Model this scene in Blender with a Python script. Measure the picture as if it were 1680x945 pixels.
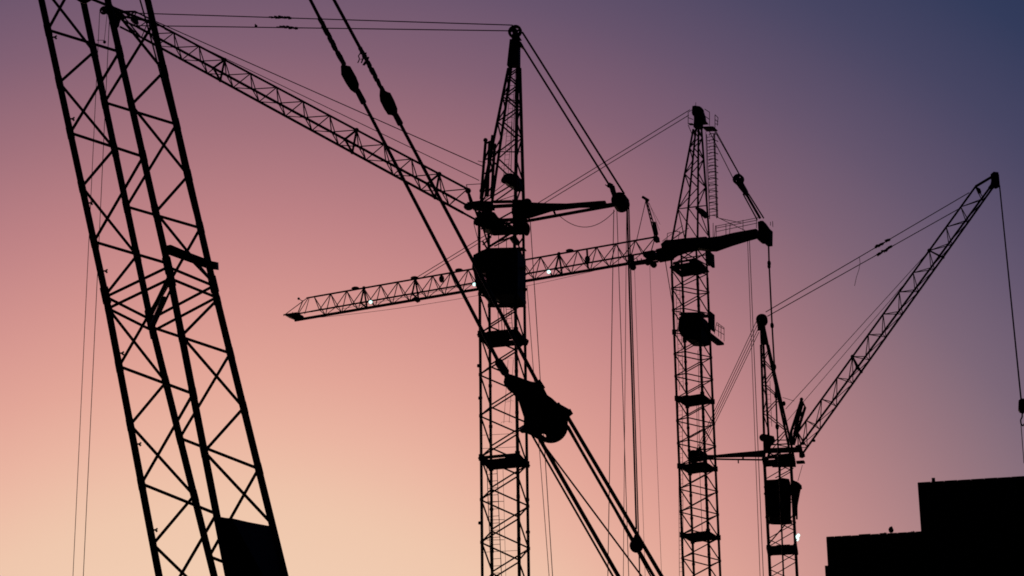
import bpy, bmesh, math, random
from mathutils import Vector as V, Matrix
random.seed(7)
S = bpy.context.scene
for o in list(bpy.data.objects): bpy.data.objects.remove(o)

# ------------------------------------------------------------------ camera
PITCH, ROLL, FPX, W0, H0 = math.radians(20.5), math.radians(-0.8), 4100.0, 1680.0, 945.0
CAM = V((0, 0, 1.7))
F_ = V((0, math.cos(PITCH), math.sin(PITCH)))
_r, _u = V((1, 0, 0)), V((0, -math.sin(PITCH), math.cos(PITCH)))
R_ = _r * math.cos(ROLL) + _u * math.sin(ROLL)
U_ = _u * math.cos(ROLL) - _r * math.sin(ROLL)
cd = bpy.data.cameras.new('camera'); cam = bpy.data.objects.new('camera', cd)
S.collection.objects.link(cam)
cd.sensor_width = 36.0; cd.lens = 36.0 * FPX / W0; cd.clip_start = 0.5; cd.clip_end = 6000
m = Matrix((R_, U_, -F_)).transposed().to_4x4(); m.translation = CAM
cam.matrix_world = m
S.camera = cam

# ------------------------------------------------------------------ sky light (dusk, sun already down)
wd = bpy.data.worlds.new('World'); S.world = wd; wd.use_nodes = True
nt = wd.node_tree; nt.nodes.clear(); N = nt.nodes; L = nt.links
AZ0, EL0, SX = -6.5, 6.0, 0.9            # centre of the afterglow, its stretch along the horizon
def srgb(c):
    return tuple((x / 255 / 12.92) if x / 255 <= .04045 else ((x / 255 + .055) / 1.055) ** 2.4 for x in c) + (1,)
def mth(op, a, b=None):
    n = N.new('ShaderNodeMath'); n.operation = op
    for i, v in enumerate((a, b)):
        if v is None: continue
        if isinstance(v, (int, float)): n.inputs[i].default_value = v
        else: L.new(v, n.inputs[i])
    return n.outputs[0]
tc = N.new('ShaderNodeTexCoord')
rot = N.new('ShaderNodeVectorRotate'); rot.rotation_type = 'Z_AXIS'
rot.inputs['Angle'].default_value = math.radians(AZ0)
L.new(tc.outputs['Generated'], rot.inputs['Vector'])
nrm = N.new('ShaderNodeVectorMath'); nrm.operation = 'NORMALIZE'; L.new(rot.outputs[0], nrm.inputs[0])
sx = N.new('ShaderNodeSeparateXYZ'); L.new(nrm.outputs[0], sx.inputs[0])
az = mth('MULTIPLY', mth('ARCTAN2', sx.outputs[0], sx.outputs[1]), SX * 180 / math.pi)
el = mth('SUBTRACT', mth('MULTIPLY', mth('ARCSINE', sx.outputs[2]), 180 / math.pi), EL0)
q = mth('SQRT', mth('ADD', mth('MULTIPLY', az, az), mth('MULTIPLY', el, el)))
QMAX = 160.0
rp = N.new('ShaderNodeValToRGB'); L.new(mth('DIVIDE', q, QMAX), rp.inputs[0])
stops = [(0, (247, 216, 184)), (5, (244, 211, 182)), (8, (241, 204, 177)), (9.6, (239, 198, 172)), (11.1, (235, 182, 162)),
         (12.6, (226, 166, 151)), (14.1, (213, 152, 143)), (16.1, (190, 133, 133)), (18.1, (161, 115, 123)),
         (20.1, (129, 98, 115)), (22.1, (100, 84, 107)), (24.1, (73, 72, 99)), (26.4, (49, 60, 90)),
         (30, (34, 48, 78)), (40, (22, 32, 58)), (60, (11, 16, 32)), (90, (6, 8, 19)), (150, (4, 5, 12))]
e = rp.color_ramp.elements
while len(e) < len(stops): e.new(0.5)
for i, (p_, c) in enumerate(stops):
    e[i].position = p_ / QMAX
for i, (p_, c) in enumerate(stops):
    e[i].color = srgb(c)
bg = N.new('ShaderNodeBackground'); bg.inputs['Strength'].default_value = 1.0
def ramp01(v, a, b):                    # smooth 0..1 between a and b
    n = N.new('ShaderNodeMapRange'); n.interpolation_type = 'SMOOTHSTEP'
    n.inputs['From Min'].default_value = a; n.inputs['From Max'].default_value = b
    L.new(v, n.inputs['Value']); return n.outputs[0]
side = mth('MULTIPLY', ramp01(mth('ABSOLUTE', az), 8.0, 18.0), ramp01(q, 25.0, 19.0))   # cooler flanks of the glow near the horizon
mx = N.new('ShaderNodeMix'); mx.data_type = 'RGBA'
pk = N.new('ShaderNodeMix'); pk.data_type = 'RGBA'          # rose band above the peach horizon glow
pk.inputs[6].default_value = (1, 1, 1, 1); pk.inputs[7].default_value = (1.01, .96, 1.01, 1)
L.new(ramp01(q, 10.5, 16.0), pk.inputs[0]); L.new(pk.outputs[2], mx.inputs[6])
mx.inputs[6].default_value = (1.0, 1.0, 1.0, 1); mx.inputs[7].default_value = (.88, 1.12, 1.10, 1)
L.new(side, mx.inputs[0])
ml = N.new('ShaderNodeMix'); ml.data_type = 'RGBA'; ml.blend_type = 'MULTIPLY'; ml.inputs[0].default_value = 1.0
L.new(rp.outputs[0], ml.inputs[6]); L.new(mx.outputs[2], ml.inputs[7])
L.new(ml.outputs[2], bg.inputs['Color'])
wo = N.new('ShaderNodeOutputWorld'); L.new(bg.outputs[0], wo.inputs['Surface'])
S.view_settings.view_transform = 'Standard'; S.view_settings.look = 'None'
S.cycles.filter_width = 1.75
S.view_settings.exposure = 0; S.view_settings.gamma = 1

# ------------------------------------------------------------------ projection helpers
def ray(px, py): return F_ + R_ * ((px - 840) / FPX) + U_ * ((472.5 - py) / FPX)
def at(px, py, z): return CAM + ray(px, py) * z
def proj(p):
    d = p - CAM; z = d.dot(F_)
    return 840 + FPX * d.dot(R_) / z, 472.5 - FPX * d.dot(U_) / z
def zat(x, y, py):                       # height at ground spot (x, y) that is seen on picture row py
    lo, hi = -80, 200
    for _ in range(50):
        mid = (lo + hi) / 2
        if proj(V((x, y, mid)))[1] > py: lo = mid
        else: hi = mid
    return lo
def seg_at(a, b, py):                    # point of the line a-b seen on row py
    lo, hi = -3.0, 6.0
    ya, yb = proj(a)[1], proj(b)[1]
    for _ in range(60):
        mid = (lo + hi) / 2
        y = proj(a.lerp(b, mid))[1]
        if (y < py) == (yb > ya): lo = mid
        else: hi = mid
    return a.lerp(b, lo)

# ------------------------------------------------------------------ materials
def steel(name, col, rough=.6, rust=.35, metal=.0):
    m = bpy.data.materials.new(name); m.use_nodes = True
    n, l = m.node_tree.nodes, m.node_tree.links
    b = n['Principled BSDF']; b.inputs['Roughness'].default_value = rough
    b.inputs['Metallic'].default_value = metal
    b.inputs['Specular IOR Level'].default_value = .18
    g = n.new('ShaderNodeTexCoord')
    ns = n.new('ShaderNodeTexNoise'); ns.inputs['Scale'].default_value = 3.5; ns.inputs['Detail'].default_value = 6
    l.new(g.outputs['Object'], ns.inputs['Vector'])
    r = n.new('ShaderNodeValToRGB'); r.color_ramp.elements[0].position = .45; r.color_ramp.elements[1].position = .7
    r.color_ramp.elements[0].color = (*col, 1)
    r.color_ramp.elements[1].color = (col[0] * (1 - rust) + .05 * rust, col[1] * (1 - rust) + .02 * rust, col[2] * (1 - rust) + .01 * rust, 1)
    l.new(ns.outputs['Fac'], r.inputs[0]); l.new(r.outputs[0], b.inputs['Base Color'])
    bm = n.new('ShaderNodeBump'); bm.inputs['Strength'].default_value = .15; l.new(ns.outputs['Fac'], bm.inputs['Height'])
    l.new(bm.outputs[0], b.inputs['Normal'])
    return m
M = dict(near=steel('dark_weathered_steel', (.030, .028, .028)),
         crane=steel('dark_crane_paint', (.034, .031, .028)),
         rope=steel('greased_wire', (.020, .019, .019), .55, .1),
         cab=steel('cab_paint', (.032, .032, .034), .6, .2),
         wall=steel('dark_brick_wall', (.045, .036, .032), .95, .3),
         ground=steel('bare_soil', (.05, .042, .034), 1.0, .3))
M['wall'].node_tree.nodes['Principled BSDF'].inputs['Specular IOR Level'].default_value = .05
gm = bpy.data.materials.new('tinted_window_glass'); gm.use_nodes = True
gb = gm.node_tree.nodes['Principled BSDF']
gb.inputs['Base Color'].default_value = (.32, .28, .32, 1); gb.inputs['Transmission Weight'].default_value = 1
gb.inputs['Roughness'].default_value = .02; gb.inputs['IOR'].default_value = 1.03
M['glass'] = gm
lm = bpy.data.materials.new('lit_floodlight_lens'); lm.use_nodes = True
lb = lm.node_tree.nodes['Principled BSDF']
lb.inputs['Base Color'].default_value = (.8, .9, .9, 1)
lb.inputs['Emission Color'].default_value = (.62, 1.0, .93, 1); lb.inputs['Emission Strength'].default_value = 1.7
M['lamp'] = lm

# ------------------------------------------------------------------ builders
COL = S.collection
def tag(o, label=None, cat=None, group=None, kind=None):
    for k, v in (('label', label), ('category', cat), ('group', group), ('kind', kind)):
        if v: o[k] = v
    return o
def thing(name, label, cat, loc, group=None):
    o = bpy.data.objects.new(name, None); COL.objects.link(o); o.location = loc
    o.empty_display_size = .3
    o['O'] = tuple(loc)
    tag(o, label, cat, group); ORG[o.name] = V(loc)
    return o
ORG = {}
def cyl_mesh(n, mat, name):
    bm = bmesh.new()
    bmesh.ops.create_cone(bm, cap_ends=True, segments=n, radius1=1, radius2=1, depth=1,
                          matrix=Matrix.Translation((0, 0, .5)))
    me = bpy.data.meshes.new(name); bm.to_mesh(me); bm.free(); me.materials.append(mat)
    for p in me.polygons: p.use_smooth = len(p.vertices) == 4
    return me
CY = {('crane', 6): cyl_mesh(6, M['crane'], 'tube'), ('near', 12): cyl_mesh(12, M['near'], 'near_tube'),
      ('rope', 6): cyl_mesh(6, M['rope'], 'strand'), ('rope', 10): cyl_mesh(10, M['rope'], 'thick_strand')}
def rotz(d):
    return d.to_track_quat('Z', 'Y').to_matrix().to_4x4()
def member(name, a, b, r, parent, mat='crane', n=6, label=None):
    d = b - a
    if d.length < 1e-4: return None
    o = bpy.data.objects.new(name, CY[(mat, n)]); COL.objects.link(o)
    mm = rotz(d) @ Matrix.Diagonal((r, r, d.length, 1)); mm.translation = a - (ORG[parent.name] if parent else V())
    if parent: o.parent = parent
    o.matrix_basis = mm
    if label: o['label'] = label
    return o
class MB:
    def __init__(s): s.v = []; s.f = []
    def add(s, vs, fs):
        k = len(s.v); s.v += [V(x) for x in vs]; s.f += [tuple(i + k for i in f) for f in fs]
    def tube(s, a, b, r, n=6, r2=None):
        d = b - a
        if d.length < 1e-5: return s
        mt = d.to_track_quat('Z', 'Y').to_matrix(); r2 = r if r2 is None else r2
        vs = []
        for p, rr in ((a, r), (b, r2)):
            for i in range(n):
                t = 2 * math.pi * (i + .5) / n
                vs.append(p + mt @ V((rr * math.cos(t), rr * math.sin(t), 0)))
        s.add(vs, [(i, (i + 1) % n, n + (i + 1) % n, n + i) for i in range(n)] + [tuple(range(n))[::-1], tuple(range(n, 2 * n))])
        return s
    def path(s, pts, r, n=6):
        for a, b in zip(pts, pts[1:]): s.tube(a, b, r, n)
        return s
    def prism(s, poly, off):             # closed outline of points, extruded both ways along off
        n = len(poly)
        s.add([p - off for p in poly] + [p + off for p in poly],
              [(i, (i + 1) % n, n + (i + 1) % n, n + i) for i in range(n)] + [tuple(range(n))[::-1], tuple(range(n, 2 * n))])
        return s
    def box(s, c, x, y, z):
        vs = [c + x * i + y * j + z * k for i in (-1, 1) for j in (-1, 1) for k in (-1, 1)]
        s.add(vs, [(0, 1, 3, 2), (4, 6, 7, 5), (0, 4, 5, 1), (2, 3, 7, 6), (0, 2, 6, 4), (1, 5, 7, 3)])
        return s
    def beam(s, a, b, w, h):             # square-section bar, h along the vertical
        d = (b - a).normalized(); sd = d.cross(V((0, 0, 1)))
        sd = sd.normalized() if sd.length > 1e-4 else V((1, 0, 0)); up = sd.cross(d)
        return s.box((a + b) / 2, (b - a) / 2, sd * w / 2, up * h / 2)
    def disc(s, c, ax, r, t, n=20, hole=0):
        ax = ax.normalized(); mt = ax.to_track_quat('Z', 'Y').to_matrix()
        if not hole: return s.tube(c - ax * t / 2, c + ax * t / 2, r, n)
        vs = []
        for z in (-t / 2, t / 2):
            for rr in (r, hole):
                for i in range(n):
                    a = 2 * math.pi * i / n; vs.append(c + mt @ V((rr * math.cos(a), rr * math.sin(a), z)))
        fs = []
        for i in range(n):
            j = (i + 1) % n
            fs += [(i, j, n + j, n + i), (2 * n + i, 3 * n + i, 3 * n + j, 2 * n + j),
                   (i, 2 * n + i, 2 * n + j, j), (n + i, n + j, 3 * n + j, 3 * n + i)]
        s.add(vs, fs); return s
    def wheel(s, c, ax, r, t, n=20, spokes=6):      # spoked rope sheave with real openings
        s.disc(c, ax, r, t, n, r * .62); s.disc(c, ax, r * .42, t * 1.3, 12)
        mt = ax.normalized().to_track_quat('Z', 'Y').to_matrix()
        for k in range(spokes):
            a = 2 * math.pi * k / spokes + .3
            d = mt @ V((math.cos(a), math.sin(a), 0))
            s.tube(c + d * r * .25, c + d * r * .72, r * .16, 4)
        return s
    def ball(s, c, r, sc=(1, 1, 1), nu=10, nv=7):
        vs = [c + V((0, 0, r * sc[2]))]; fs = []
        for j in range(1, nv):
            for i in range(nu):
                a, b = 2 * math.pi * i / nu, math.pi * j / nv
                vs.append(c + V((r * sc[0] * math.sin(b) * math.cos(a), r * sc[1] * math.sin(b) * math.sin(a), r * sc[2] * math.cos(b))))
        vs.append(c - V((0, 0, r * sc[2])))
        for i in range(nu):
            j = (i + 1) % nu
            fs.append((0, 1 + i, 1 + j))
            for k in range(nv - 2):
                q0 = 1 + k * nu
                fs.append((q0 + i, q0 + nu + i, q0 + nu + j, q0 + j))
            q0 = 1 + (nv - 2) * nu
            fs.append((q0 + i, len(vs) - 1, q0 + j))
        s.add(vs, fs); return s
    def build(s, name, mat, parent=None, label=None):
        o0 = V()
        if parent:
            k = parent
            while k.parent: k = k.parent
            o0 = ORG[k.name]
        me = bpy.data.meshes.new(name)
        me.from_pydata([tuple(p - o0) for p in s.v], [], s.f)
        bm = bmesh.new(); bm.from_mesh(me); bmesh.ops.recalc_face_normals(bm, faces=bm.faces); bm.to_mesh(me); bm.free()
        me.materials.append(M[mat])
        o = bpy.data.objects.new(name, me); COL.objects.link(o)
        if parent: o.parent = parent
        if label: o['label'] = label
        return o

# ------------------------------------------------------------------ ground
g = MB(); g.box(V((0, 1500, -.25)), V((2600, 0, 0)), V((0, 2600, 0)), V((0, 0, .25)))
tag(g.build('ground', 'ground'), 'dark bare building site ground', None, None, 'structure')

# ------------------------------------------------------------------ building at the lower right
PHB = math.radians(9.8); ub, vb = V((math.cos(PHB), -math.sin(PHB), 0)), V((math.sin(PHB), math.cos(PHB), 0))
ZB = 190.0
A1 = at(1505.3, 792.8, ZB)                # upper block, top corner
A0 = at(1355.4, 881.6, ZB + 1.4)
bld = thing('apartment_building', 'black silhouetted block of flats with a stepped flat roof in the lower corner', 'building', (A1.x, A1.y, 0))
def block(name, c, w, d, z0, lab=None):
    b = MB(); zt = c.z
    b.box(V((c.x, c.y, 0)) + ub * w / 2 + vb * d / 2 + V((0, 0, (zt + z0) / 2)), ub * w / 2, vb * d / 2, V((0, 0, (zt - z0) / 2)))
    return b.build(name, 'wall', bld, lab)
hi = block('wall', A1, 34, 13, 0, 'taller wing of the building')
lowc = A0.copy()
wl = (A1 - A0).dot(ub) + .02
lo_ = block('wall', lowc, wl, 11, 0, 'lower wing of the building')
# ledge at the foot of the lower wing
e0 = at(1353.4, 929, ZB + 1.1)
b = MB(); b.box(V((e0.x, e0.y, e0.z / 2)) + ub * wl / 2 + vb * 5.5, ub * wl / 2, vb * 5.7, V((0, 0, e0.z / 2))); b.build('ledge', 'wall', bld)
b = MB(); random.seed(3)                  # uneven roof edge: coping stones
x = .0
k = 0
while x < wl - .3:
    w = random.uniform(.5, 1.0); h = random.choice((.03, .05, .06, .09, .05))
    c = lowc + ub * (x + w / 2) + vb * .15 + V((0, 0, h / 2))
    MB().box(c, ub * (w / 2 - .02), vb * .16, V((0, 0, h / 2))).build('coping_stone', 'wall', bld)
    x += w
x = 0
while x < 11:
    c = A1 + ub * (x + .5) + vb * .15 + V((0, 0, .03))
    MB().box(c, ub * .485, vb * .16, V((0, 0, .03 + .006 * (k % 3)))).build('coping_stone', 'wall', bld); k += 1
    x += 1.0
def roofpt(px, zt, c):                    # point on the front roof edge seen in column px
    t = 0
    for _ in range(40):
        t += (px - proj(c + ub * t)[0]) / 26
    return c + ub * t
p = roofpt(1531.7, 0, A1) + vb * .5
MB().box(p + V((0, 0, .22)), ub * .13, vb * .13, V((0, 0, .24))).build('roof_post', 'wall', bld)
p = roofpt(1462, 0, A0) + vb * .5
an = MB(); an.tube(p, p + V((0, 0, .35)), .03, 6); an = an.build('antenna', 'wall', bld, 'small dish on a short stick')
an2 = MB(); cc = p + V((0, 0, .42)); up = (V((0, 0, 1)) + ub * .45).normalized(); sd = up.cross(vb).normalized()
an2.prism([cc + up * a_ + sd * b_ for a_, b_ in ((-.22, -.02), (-.12, -.2), (.06, -.2), (.2, -.06), (.30, .02), (.17, .17), (-.02, .2), (-.16, .12))], vb * .07)
an2.build('dish', 'wall', an)
for px, h in ((1450, .16), (1494, .12), (1497, .14)):
    p = roofpt(px, 0, A0) + vb * .4
    MB().tube(p, p + V((.1, 0, h + .06)), .06, 5).build('vent_stub', 'wall', bld)

# ------------------------------------------------------------------ generic tower crane pieces
class Crane:
    def __init__(s, label, pxl, pyr, Z, side, phi, jib_left, group='tower cranes'):
        s.p = at(pxl, pyr, Z); ph = math.radians(phi)
        s.u = V((math.cos(ph), -math.sin(ph), 0)); s.v = V((math.sin(ph), math.cos(ph), 0)); s.side = side
        b = V((s.p.x, s.p.y, 0))
        s.c = [b, b + s.v * side, b + s.u * side, b + (s.u + s.v) * side]      # near-left, far-left, near-right, far-right
        s.mid = b + (s.u + s.v) * side / 2
        s.root = thing('tower_crane', label, 'crane', tuple(s.mid), group)
        s.near = -s.v                                        # towards the camera
    def z(s, py, i=0): return zat(s.c[i].x, s.c[i].y, py)
    def at(s, i, z): return s.c[i] + V((0, 0, z))
    def pl(s, px, py, off=0):                                # pixel onto the vertical plane of the jib, shifted off metres to the camera
        d = ray(px, py); q0 = s.mid + s.near * off
        t = (q0 - CAM).dot(s.near) / d.dot(s.near)
        return CAM + d * t
    def M(s, name, a, b, r, mat='crane', n=6): return member(name, a, b, r, s.root, mat, n)
    def rope(s, a, b, r, name='rope', sag=0, n=6):
        if not sag: return member(name, a, b, r, s.root, 'rope', 6)
        pts = [a.lerp(b, t / 16) - V((0, 0, 4 * sag * (t / 16) * (1 - t / 16))) for t in range(17)]
        return MB().path(pts, r, 6).build(name, 'rope', s.root)
FACES = ((0, 2), (1, 3), (0, 1), (2, 3))
def tower(K, ztop, zvis, zring0, sec, bays, rleg, rbr, flange=True, extra_legs=()):
    """four legs and four zigzag faces; sections meet at zring0 + k*sec; under zvis the rest is one part"""
    h = sec / bays
    zs = [zring0]
    while zs[0] > zvis: zs.insert(0, zs[0] - sec)
    while zs[-1] < ztop - .01: zs.append(zs[-1] + sec)
    zb = zs[0]
    for i in range(4):
        for a, b in zip(zs, zs[1:]):
            K.M('mast_leg', K.at(i, a), K.at(i, min(b, ztop)), rleg * (1.15 if i == 2 else 1))
        if flange:
            for a in zs[:-1]:
                K.M('leg_flange', K.at(i, a - .16), K.at(i, a + .16), rleg * 1.75)
                for q_ in (1, 2):
                    if a + h * q_ > ztop: continue
                    K.M('leg_flange', K.at(i, a + h * q_ - .07), K.at(i, a + h * q_ + .07), rleg * 1.3)
    z = zb
    while z < ztop - .05:
        for (i, j) in FACES:
            full = i if i in (0, 3) else j; half = j if full == i else i
            zm, z2 = z + h / 2, z + h
            if zm > ztop + .05: continue
            z2 = min(z2, ztop + .3)
            K.M('mast_brace', K.at(full, z + .04), K.at(half, zm - .05), rbr)
            K.M('mast_brace', K.at(half, zm + .05), K.at(full, z2 - .04), rbr)
        z += h
    low = MB()
    for i in range(4): low.tube(K.at(i, 1.2), K.at(i, zb), rleg, 6)
    z = zb
    while z > 1.4 + h:
        for (i, j) in FACES:
            full = i if i in (0, 3) else j; half = j if full == i else i
            low.tube(K.at(full, z), K.at(half, z - h / 2), rbr, 5); low.tube(K.at(half, z - h / 2), K.at(full, z - h), rbr, 5)
        z -= h
    c = K.mid
    low.box(c + V((0, 0, 1.0)), K.u * 2.6, K.v * 2.6, V((0, 0, .3)))
    for a in (-1, 1):
        for b_ in (-1, 1):
            q_ = c + K.u * 2.3 * a + K.v * 2.3 * b_
            low.box(q_ + V((0, 0, .55)), K.u * .7, K.v * .25, V((0, 0, .25)))
            for w in (-.4, .4): low.disc(q_ + K.u * w + V((0, 0, .3)), K.v, .3, .2, 12)
    lo = low.build('lower_mast', 'crane', K.root); lo['kind'] = 'stuff'
    return zs
def platform(K, z, t=.08, inset=-.1, hole=(.56, .8, .6, .76), lumps=(), name='ring_platform'):
    a, b = inset, K.side - inset; O = K.c[0] + V((0, 0, z))
    P = lambda x, y, zz=0: O + K.u * x + K.v * y + V((0, 0, zz))
    mb = MB(); s_ = K.side
    hx0, hx1, hy0, hy1 = [h_ * s_ for h_ in hole]
    zz = V((0, 0, t / 2))
    for (x0, x1, y0, y1) in ((a, hx0, a, b), (hx1, b, a, b), (hx0, hx1, a, hy0), (hx0, hx1, hy1, b)):
        mb.box(P((x0 + x1) / 2, (y0 + y1) / 2), K.u * (x1 - x0) / 2, K.v * (y1 - y0) / 2, zz)
    o = mb.build(name, 'crane', K.root)
    for x0, x1, y0, y1 in ((a, b, a, a), (a, b, b, b), (a, a, a, b), (b, b, a, b)):
        MB().tube(P(x0, y0, -.05), P(x1, y1, -.05), .06, 6).build('edge_beam', 'crane', o)
    for (x, y, hx, hy, hz) in lumps:
        MB().box(P(x, y, t / 2 + hz), K.u * hx, K.v * hy, V((0, 0, hz))).build('hatch_box', 'crane', o)
    return o
def ladder(K, a, b, wdt, r, step, name='ladder', cage=0):
    mb = MB(); sd = K.u * wdt / 2
    mb.tube(a - sd, b - sd, r, 5); mb.tube(a + sd, b + sd, r, 5)
    o = mb.build(name, 'crane', K.root)
    n = int((b - a).length / step)
    rung = None
    for i in range(1, n):
        p = a.lerp(b, i / n)
        rm = MB().tube(p - sd, p + sd, r * .75, 4).build('rung', 'crane', o)
    if cage:
        nh = int((b - a).length / .9)
        for i in range(nh + 1):
            p = a.lerp(b, i / max(nh, 1))
            pts = [p + K.u * (cage * math.cos(t)) + K.near * (cage * math.sin(t)) for t in [math.pi * k / 8 for k in range(9)]]
            MB().path(pts, r * .6, 4).build('cage_hoop', 'crane', o)
    return o
def truss(K, A, Nn, Ff, nodes, rc, rb, name='jib', major=(), rf=None, rn=None):
    """three chord jib: A apex chord, Nn near and Ff far lower chord, each f(t)->point, nodes = bay parameters"""
    t0, t1 = nodes[0], nodes[-1]
    ns = len(major) + 1
    cuts = [t0] + [nodes[k] for k in major] + [t1]
    for f, r in ((A, rc), (Nn, rn or rc), (Ff, rf or rc)):
        for a, b in zip(cuts, cuts[1:]):
            K.M(name + '_chord', f(a), f(b), r)
    for k, (a, b) in enumerate(zip(nodes, nodes[1:])):
        mdl = (a + b) / 2
        for f in (Nn, Ff):
            K.M(name + '_brace', A(a), f(mdl), rb); K.M(name + '_brace', f(mdl), A(b), rb)
        K.M(name + '_brace', Nn(mdl), Ff(mdl), rb * .9)
        K.M(name + '_brace', Ff(mdl), Nn(min(mdl + (b - a), t1)), rb * .8)
    for k in major:
        t = nodes[k]
        for f, h_ in ((A, Nn), (A, Ff), (Nn, Ff)): K.M(name + '_brace', f(t), h_(t), rb * 1.9)
        MB().ball(A(t), rc * 2.0).build(name + '_joint', 'crane', K.root)
        MB().ball(Nn(t), rc * 1.7).build(name + '_joint', 'crane', K.root)
        MB().ball(Ff(t), rc * 1.7).build(name + '_joint', 'crane', K.root)
def bundle(K, a, b, r, name='rope_clamp_bundle', seed=1, root=None):
    rnd = random.Random(seed); mb = MB(); n = 9
    d = b - a
    for i in range(n):
        t = i / (n - 1); rr = r * rnd.uniform(.7, 1.5)
        c = a + d * t + V((rnd.uniform(-.4, .4), rnd.uniform(-.4, .4), rnd.uniform(-.5, .5))) * r
        mb.tube(c - d * .075, c + d * .075, rr, 6, rr * rnd.uniform(.6, 1))
    mb.tube(a - d * .25, a, r * .4, 5); mb.tube(b, b + d * .25, r * .4, 5)
    return mb.build(name, 'rope', root or K.root)
def floodlight(K, px, py, off, r, pieces=None):
    c = K.pl(px, py, off); d = (CAM - c).normalized()
    o = MB().tube(c - d * .28, c - d * .02, r * .55, 8, r * .95).build('floodlight', 'crane', K.root)
    mb = MB()
    if pieces:
        for dx, dy, rr in pieces: mb.ball(K.pl(px + dx, py + dy, off) + d * .05, rr)
    else: mb.ball(c + d * .02, r, (1, .6, 1))
    mb.build('lens', 'lamp', o, 'lit white lens')
    return o
def pxl(a, b):                                              # straight line in the picture between two pixels
    return lambda t: (a[0] + (b[0] - a[0]) * t, a[1] + (b[1] - a[1]) * t)
def line3(P, Q):
    return lambda t: P.lerp(Q, t)

# ================================================================== CRANE in the middle (luffed jib to the left)
K = Crane('tall crane with raised lattice jib and boxy cab, standing before the level-jib crane',
          789.5, 750.5, 133.0, 2.0, 14.5, True)
zr = K.z(750.5); zr1 = K.z(548); sec = zr1 - zr
ztop = zr1 + sec * 1.02
zs = tower(K, ztop, K.z(945) - 1, zr, sec, 3, .09, .046)
for zz, lu, ho in ((zr - sec, ((1.2, .6, .35, .35, .08),), (.15, .5, .1, .3)), (zr, ((1.1, 1.3, .4, .35, .06),), (.12, .62, .1, .3)),
                   (zr1, ((.9, .7, .6, .35, .10),), (.62, .84, .62, .78))):
    platform(K, zz, .09, hole=ho, lumps=lu)
# ladders inside
ladder(K, K.pl(814.5, 952, .2), K.pl(806.5, 755, .2), .56, .022, .38)
ladder(K, K.pl(834, 500, 0), K.pl(838, 560, 0), .28, .018, .25)
K.rope(K.pl(825, 760, .2), K.pl(830, 950, .2), .010, 'mast_cable')
for y_ in (823, 853, 886): K.rope(K.pl(799, y_, .3), K.pl(827, y_ - .5, .3), .016, 'cable_bracket')
for (xa, ya, xb, yb) in ((831, 694, 838, 590),):
    ladder(K, K.pl(xa, ya, -.2), K.pl(xb, yb, -.2), .3, .012, 1.0, 'caged_ladder', cage=.3)
for i, (x0, x1) in enumerate(((790.5, 850), (790.5, 850), (793, 850))):
    y = (713, 735, 905)[i]
    K.rope(K.pl(x0, y + 1, .95), K.pl(x1, y - 2, .95), .012, 'cable_tray_wire')
# power cables running down inside the mast
for x0, x1 in ((822, 824), (826.5, 828), (816.5, 819)):
    K.rope(K.pl(x0, 505, .1), K.pl(x1, 548, .1), .02)
# cab hung in the mast
CN = .92
def cprism(K, pts, off, half, name, mat='cab', parent=None):
    # outline drawn round the whole solid: shrink the section by what its depth adds when seen from below
    xs_, ys_ = [p[0] for p in pts], [p[1] for p in pts]
    x0, x1, y0, y1 = min(xs_), max(xs_), min(ys_), max(ys_)
    cx, cy = (x0 + x1) / 2, (y0 + y1) / 2
    c0 = proj(K.pl(cx, cy, off)); c1 = proj(K.pl(cx, cy, off) + K.near)
    kx, ky = abs(c1[0] - c0[0]), abs(c1[1] - c0[1])
    half = min(half, .36 * (y1 - y0) / ky, .4 * (x1 - x0) / max(kx, .1))
    fx = 1 - 2 * half * kx / (x1 - x0); fy = 1 - 2 * half * ky / (y1 - y0)
    pts = [(cx + (x - cx) * fx, cy + (y - cy) * fy) for x, y in pts]
    return MB().prism([K.pl(x, y, off) for x, y in pts], K.near * half).build(name, mat, parent or K.root)
cab = cprism(K, [(799, 411), (863, 407.5), (863, 501), (814, 501), (799, 495)], 0, .9, 'cab')
def sub(pts, off, half, name, mat='cab'): return cprism(K, pts, off, half, name, mat, cab)
sub([(799, 410), (864, 405.5), (864, 409), (799, 413.5)], 0, .95, 'cab_roof')
sub([(777, 424), (801, 411), (812, 409), (812, 455), (775.5, 455)], 0, .86, 'cab_nose')
sub([(775.5, 440), (795, 440), (795, 488), (791, 486), (789, 470), (784, 459)], 0, .86, 'cab_nose_frame')
sub([(786, 474), (812, 470), (812, 502), (801, 501), (792, 492)], 0, .86, 'cab_belly')
sub([(789, 449), (808, 449), (808, 479), (790, 479)], .8, .03, 'window_pane', 'glass')
sub([(789, 449), (808, 449), (808, 479), (790, 479)], -.8, .03, 'window_pane', 'glass')
sub([(797, 466), (802, 462), (802, 465), (797, 469)], 0, .5, 'control_lever')
sub([(774, 448), (779, 430), (780.5, 431), (776, 449)], .2, .5, 'front_visor')
sub([(800, 500), (862, 498), (864, 503), (816, 505), (800, 503)], 0, .95, 'cab_floor')
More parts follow.
